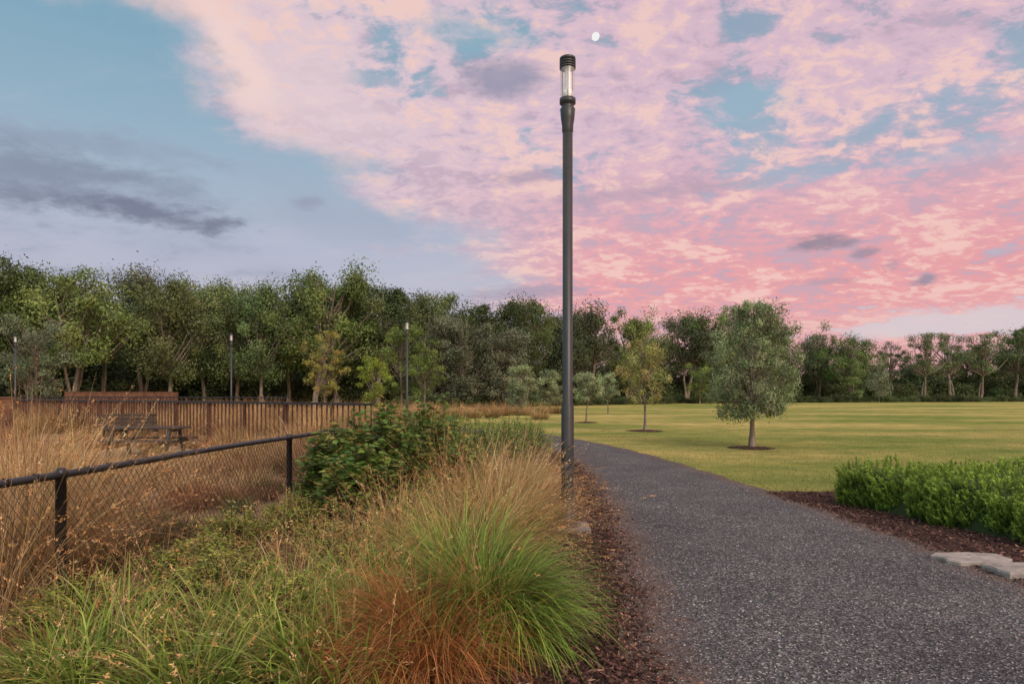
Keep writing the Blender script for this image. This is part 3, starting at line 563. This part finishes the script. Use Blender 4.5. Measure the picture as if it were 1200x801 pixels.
# ---------------------------------------------------------------- sky
w=bpy.data.worlds.new('World');scene.world=w;w.use_nodes=True;nt=w.node_tree
for n in list(nt.nodes): nt.nodes.remove(n)
N=nt.nodes.new;K=nt.links.new
def S(inp,v):
    if isinstance(v,bpy.types.NodeSocket): K(v,inp)
    else: inp.default_value=v
def Mt(op,a,b=None,c=None):
    n=N('ShaderNodeMath');n.operation=op;S(n.inputs[0],a)
    if b is not None:S(n.inputs[1],b)
    if c is not None:S(n.inputs[2],c)
    return n.outputs[0]
def ss(x,a,b,o0=0.,o1=1.):
    n=N('ShaderNodeMapRange');n.interpolation_type='SMOOTHSTEP';S(n.inputs[0],x)
    if a>b:a,b,o0,o1=b,a,o1,o0
    n.inputs[1].default_value=a;n.inputs[2].default_value=b;n.inputs[3].default_value=o0;n.inputs[4].default_value=o1;return n.outputs[0]
def mix(f,a,b,mode='MIX'):
    n=N('ShaderNodeMix');n.data_type='RGBA';n.blend_type=mode;S(n.inputs[0],f)
    for i,v in ((6,a),(7,b)):
        if isinstance(v,tuple): n.inputs[i].default_value=(*v,1)
        else:K(v,n.inputs[i])
    return n.outputs[2]
tc=N('ShaderNodeTexCoord');sx=N('ShaderNodeSeparateXYZ');K(tc.outputs['Generated'],sx.inputs[0]);x,y,z=sx.outputs
az=Mt('MULTIPLY',Mt('ARCTAN2',x,y),57.2958);el=Mt('MULTIPLY',Mt('ARCSINE',z),57.2958)
zp=Mt('ADD',Mt('MAXIMUM',z,0),.22);cx=N('ShaderNodeCombineXYZ');K(Mt('DIVIDE',x,zp),cx.inputs[0]);K(Mt('DIVIDE',y,zp),cx.inputs[1]);pv=cx.outputs[0]
def nz(sc,det=8,ro=.58,dist=0,st=(1,1,1),off=(0,0,0)):
    mp=N('ShaderNodeMapping');mp.inputs['Scale'].default_value=st;mp.inputs['Location'].default_value=off;K(pv,mp.inputs[0])
    n=N('ShaderNodeTexNoise');n.inputs['Scale'].default_value=sc;n.inputs['Detail'].default_value=det;n.inputs['Roughness'].default_value=ro;n.inputs['Distortion'].default_value=dist;K(mp.outputs[0],n.inputs['Vector']);return n.outputs['Fac']
n1=nz(2.3,11,.62,.6,off=(2.2,.9,0));n2=nz(4.8,10,.64,.5,off=(3,1,0));n3=nz(1.1,8,.55,.2,off=(7,2,0));n4=nz(15,7,.64,.4,(1,1.3,1),(1,5,0));nw1=nz(3.0,7,.58,0,off=(11,0,0));nw2=nz(3.0,7,.58,0,off=(0,13,0))
ramp=N('ShaderNodeValToRGB');K(Mt('DIVIDE',el,60.0),ramp.inputs[0]);E=ramp.color_ramp.elements
stops=[(0,(192,180,192)),(.1,(192,186,201)),(.2,(178,184,202)),(.33,(148,176,195)),(.5,(114,162,184)),(1,(145,162,180))]
E[0].position=0;E[0].color=(*lin(*stops[0][1]),1);E[1].position=1;E[1].color=(*lin(*stops[-1][1]),1)
for p_,c_ in stops[1:-1]:
    q_=E.new(p_);q_.color=(*lin(*c_),1)
base=ramp.outputs[0]
f=Mt('MULTIPLY',ss(n3,.45,.7),.5);base=mix(f,base,lin(160,165,186))
f=Mt('MULTIPLY',ss(nz(1.6,9,.6,.3,(.6,1.5,1),(5,9,0)),.5,.7),.4);base=mix(f,base,lin(200,194,206))
s=Mt('ADD',Mt('ADD',el,Mt('MULTIPLY',az,.65)),-8.8)
s=Mt('ADD',s,Mt('MULTIPLY',Mt('SUBTRACT',nw1,.5),22))
mask=ss(s,-3.5,3.0)
dn=Mt('ADD',n1,Mt('MULTIPLY',Mt('SUBTRACT',n2,.5),.7));dn=Mt('ADD',dn,ss(el,20,9,0.06,.22));dn=Mt('ADD',dn,Mt('MULTIPLY',Mt('SUBTRACT',n4,.5),.42))
edgeb=Mt('MULTIPLY',ss(s,-2,2),ss(s,12,4));dn=Mt('ADD',dn,Mt('MULTIPLY',edgeb,.15))
dens=Mt('MULTIPLY',mask,ss(dn,.41,.57,0.12,.96))
pk=mix(ss(el,7.5,22),lin(236,158,160),lin(220,188,203))
pk=mix(ss(Mt('ADD',az,Mt('MULTIPLY',el,-.2)),8,-22),pk,lin(224,200,209))
pk=mix(Mt('MULTIPLY',ss(az,8,-6),ss(el,18,11,0,.8)),pk,lin(204,187,199))
tex=Mt('ADD',n2,Mt('MULTIPLY',Mt('SUBTRACT',n4,.5),.75))
pk=mix(ss(tex,.5,.64,0,.75),pk,lin(249,208,194))
pk=mix(ss(tex,.5,.36,0,.7),pk,lin(192,166,184))
sky=mix(dens,base,pk)
sky=mix(Mt('MULTIPLY',ss(el,9,3.5),ss(az,2,16,0,.45)),sky,lin(226,176,182))
def blob(px,py,rx,ry,col,st=.9,rot=0,warp=1.0,soft=.55):
    global sky
    dx=(px-600)/F;dz=(HY-py)/F;a0=math.degrees(math.atan(dx));e0=math.degrees(math.atan(dz/math.sqrt(1+dx*dx)))
    ra=rx/F*57.3/(1+dx*dx);re=ry/F*57.3/(1+dx*dx)**.5
    da=Mt('ADD',Mt('SUBTRACT',az,a0),Mt('MULTIPLY',Mt('SUBTRACT',nw1,.5),ra*2.4*warp));de=Mt('ADD',Mt('SUBTRACT',el,e0),Mt('MULTIPLY',Mt('SUBTRACT',nw2,.5),re*3.2*warp))
    if rot: 
        c,s_=math.cos(rot),math.sin(rot);da,de=Mt('ADD',Mt('MULTIPLY',da,c),Mt('MULTIPLY',de,s_)),Mt('SUBTRACT',Mt('MULTIPLY',de,c),Mt('MULTIPLY',da,s_))
    da=Mt('DIVIDE',da,ra);de=Mt('DIVIDE',de,re);r2=Mt('SQRT',Mt('ADD',Mt('MULTIPLY',da,da),Mt('MULTIPLY',de,de)))
    r2=Mt('ADD',r2,Mt('MULTIPLY',Mt('SUBTRACT',n2,.5),1.7*warp));r2=Mt('ADD',r2,Mt('MULTIPLY',Mt('SUBTRACT',n4,.5),1.3*warp))
    sky=mix(ss(r2,1.0+soft*.5,1.0-soft,0,st),sky,lin(*col))
blob(1130,378,190,20,(216,205,210),.85,soft=.4)
blob(70,215,190,50,(140,148,168),.6,rot=-.15,soft=.8)
blob(60,195,110,22,(122,129,149),.5,soft=.8);blob(165,250,110,15,(110,113,135),.8,soft=.7);blob(60,235,90,20,(118,122,143),.6,soft=.8)
blob(100,165,150,16,(142,150,170),.5,soft=.8)
blob(597,97,58,24,(148,148,170),.8,warp=.6,soft=.7)
blob(355,235,26,9,(146,148,170),.6,soft=.8);blob(620,206,48,11,(164,148,170),.65,soft=.8);blob(740,226,90,12,(180,158,176),.5,soft=.8);blob(860,215,60,8,(188,160,175),.4,soft=.8)
blob(970,282,33,8,(142,132,149),.85,warp=.9,soft=.7);blob(1016,294,15,6,(152,136,153),.7,warp=.9,soft=.7);blob(1086,328,18,7,(148,140,157),.85,warp=.9,soft=.7);blob(1044,311,10,7,(172,147,160),.6,soft=.8);blob(975,330,40,5,(180,150,163),.5,soft=.8)
blob(610,345,70,11,(157,149,168),.65,soft=.8);blob(320,325,60,9,(153,155,176),.5,soft=.8);blob(130,325,80,11,(145,151,172),.55,soft=.8)
blob(880,130,50,22,(152,182,200),.7,soft=.9);blob(540,40,80,22,(142,178,194),.65,soft=.9);blob(1130,180,80,12,(178,186,204),.5,soft=.9)
blob(290,60,130,30,(243,213,206),.9,rot=-.75,soft=.8);blob(400,110,90,40,(229,206,211),.7,rot=-.5,soft=.8)
back_fill=ss(y,.15,-.9,1.0,2.4);up=ss(el,32,55,1.0,1.75);k_=Mt('MULTIPLY',back_fill,up);cb=N('ShaderNodeCombineColor')  # unseen sky behind camera and overhead brightened as added fill light
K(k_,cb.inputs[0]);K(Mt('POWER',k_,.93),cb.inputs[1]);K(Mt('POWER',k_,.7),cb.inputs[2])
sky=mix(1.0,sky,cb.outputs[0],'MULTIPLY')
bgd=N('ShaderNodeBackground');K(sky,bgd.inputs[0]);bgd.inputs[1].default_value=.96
st=N('ShaderNodeTexSky');st.sky_type='NISHITA';st.sun_disc=False;st.sun_elevation=math.radians(32);st.sun_rotation=math.radians(150)
bg2=N('ShaderNodeBackground');K(st.outputs[0],bg2.inputs[0]);bg2.inputs[1].default_value=.006
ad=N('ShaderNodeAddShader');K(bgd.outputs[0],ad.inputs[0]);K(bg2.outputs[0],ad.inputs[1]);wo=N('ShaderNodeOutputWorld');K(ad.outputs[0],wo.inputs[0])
# ---------------------------------------------------------------- sun
sd=bpy.data.lights.new('sun','SUN');sd.energy=2.0;sd.angle=math.radians(16);sd.color=(1,.85,.69);so=bpy.data.objects.new('sun',sd);scene.collection.objects.link(so)
e_,r_=math.radians(32),math.radians(150);dirv=Vector((math.sin(r_)*math.cos(e_),math.cos(r_)*math.cos(e_),math.sin(e_)))
so.rotation_euler=dirv.to_track_quat('Z','Y').to_euler()
# ---------------------------------------------------------------- camera
cd=bpy.data.cameras.new('camera');cd.lens=24;cd.sensor_width=36;cd.clip_end=5000;cd.clip_start=.05;cd.shift_y=(HY-400.5)/1200
co=bpy.data.objects.new('camera',cd);scene.collection.objects.link(co);co.location=(0,0,H);co.rotation_euler=(math.pi/2,0,0);scene.camera=co
scene.view_settings.view_transform='Standard';scene.view_settings.look='None';scene.view_settings.exposure=0
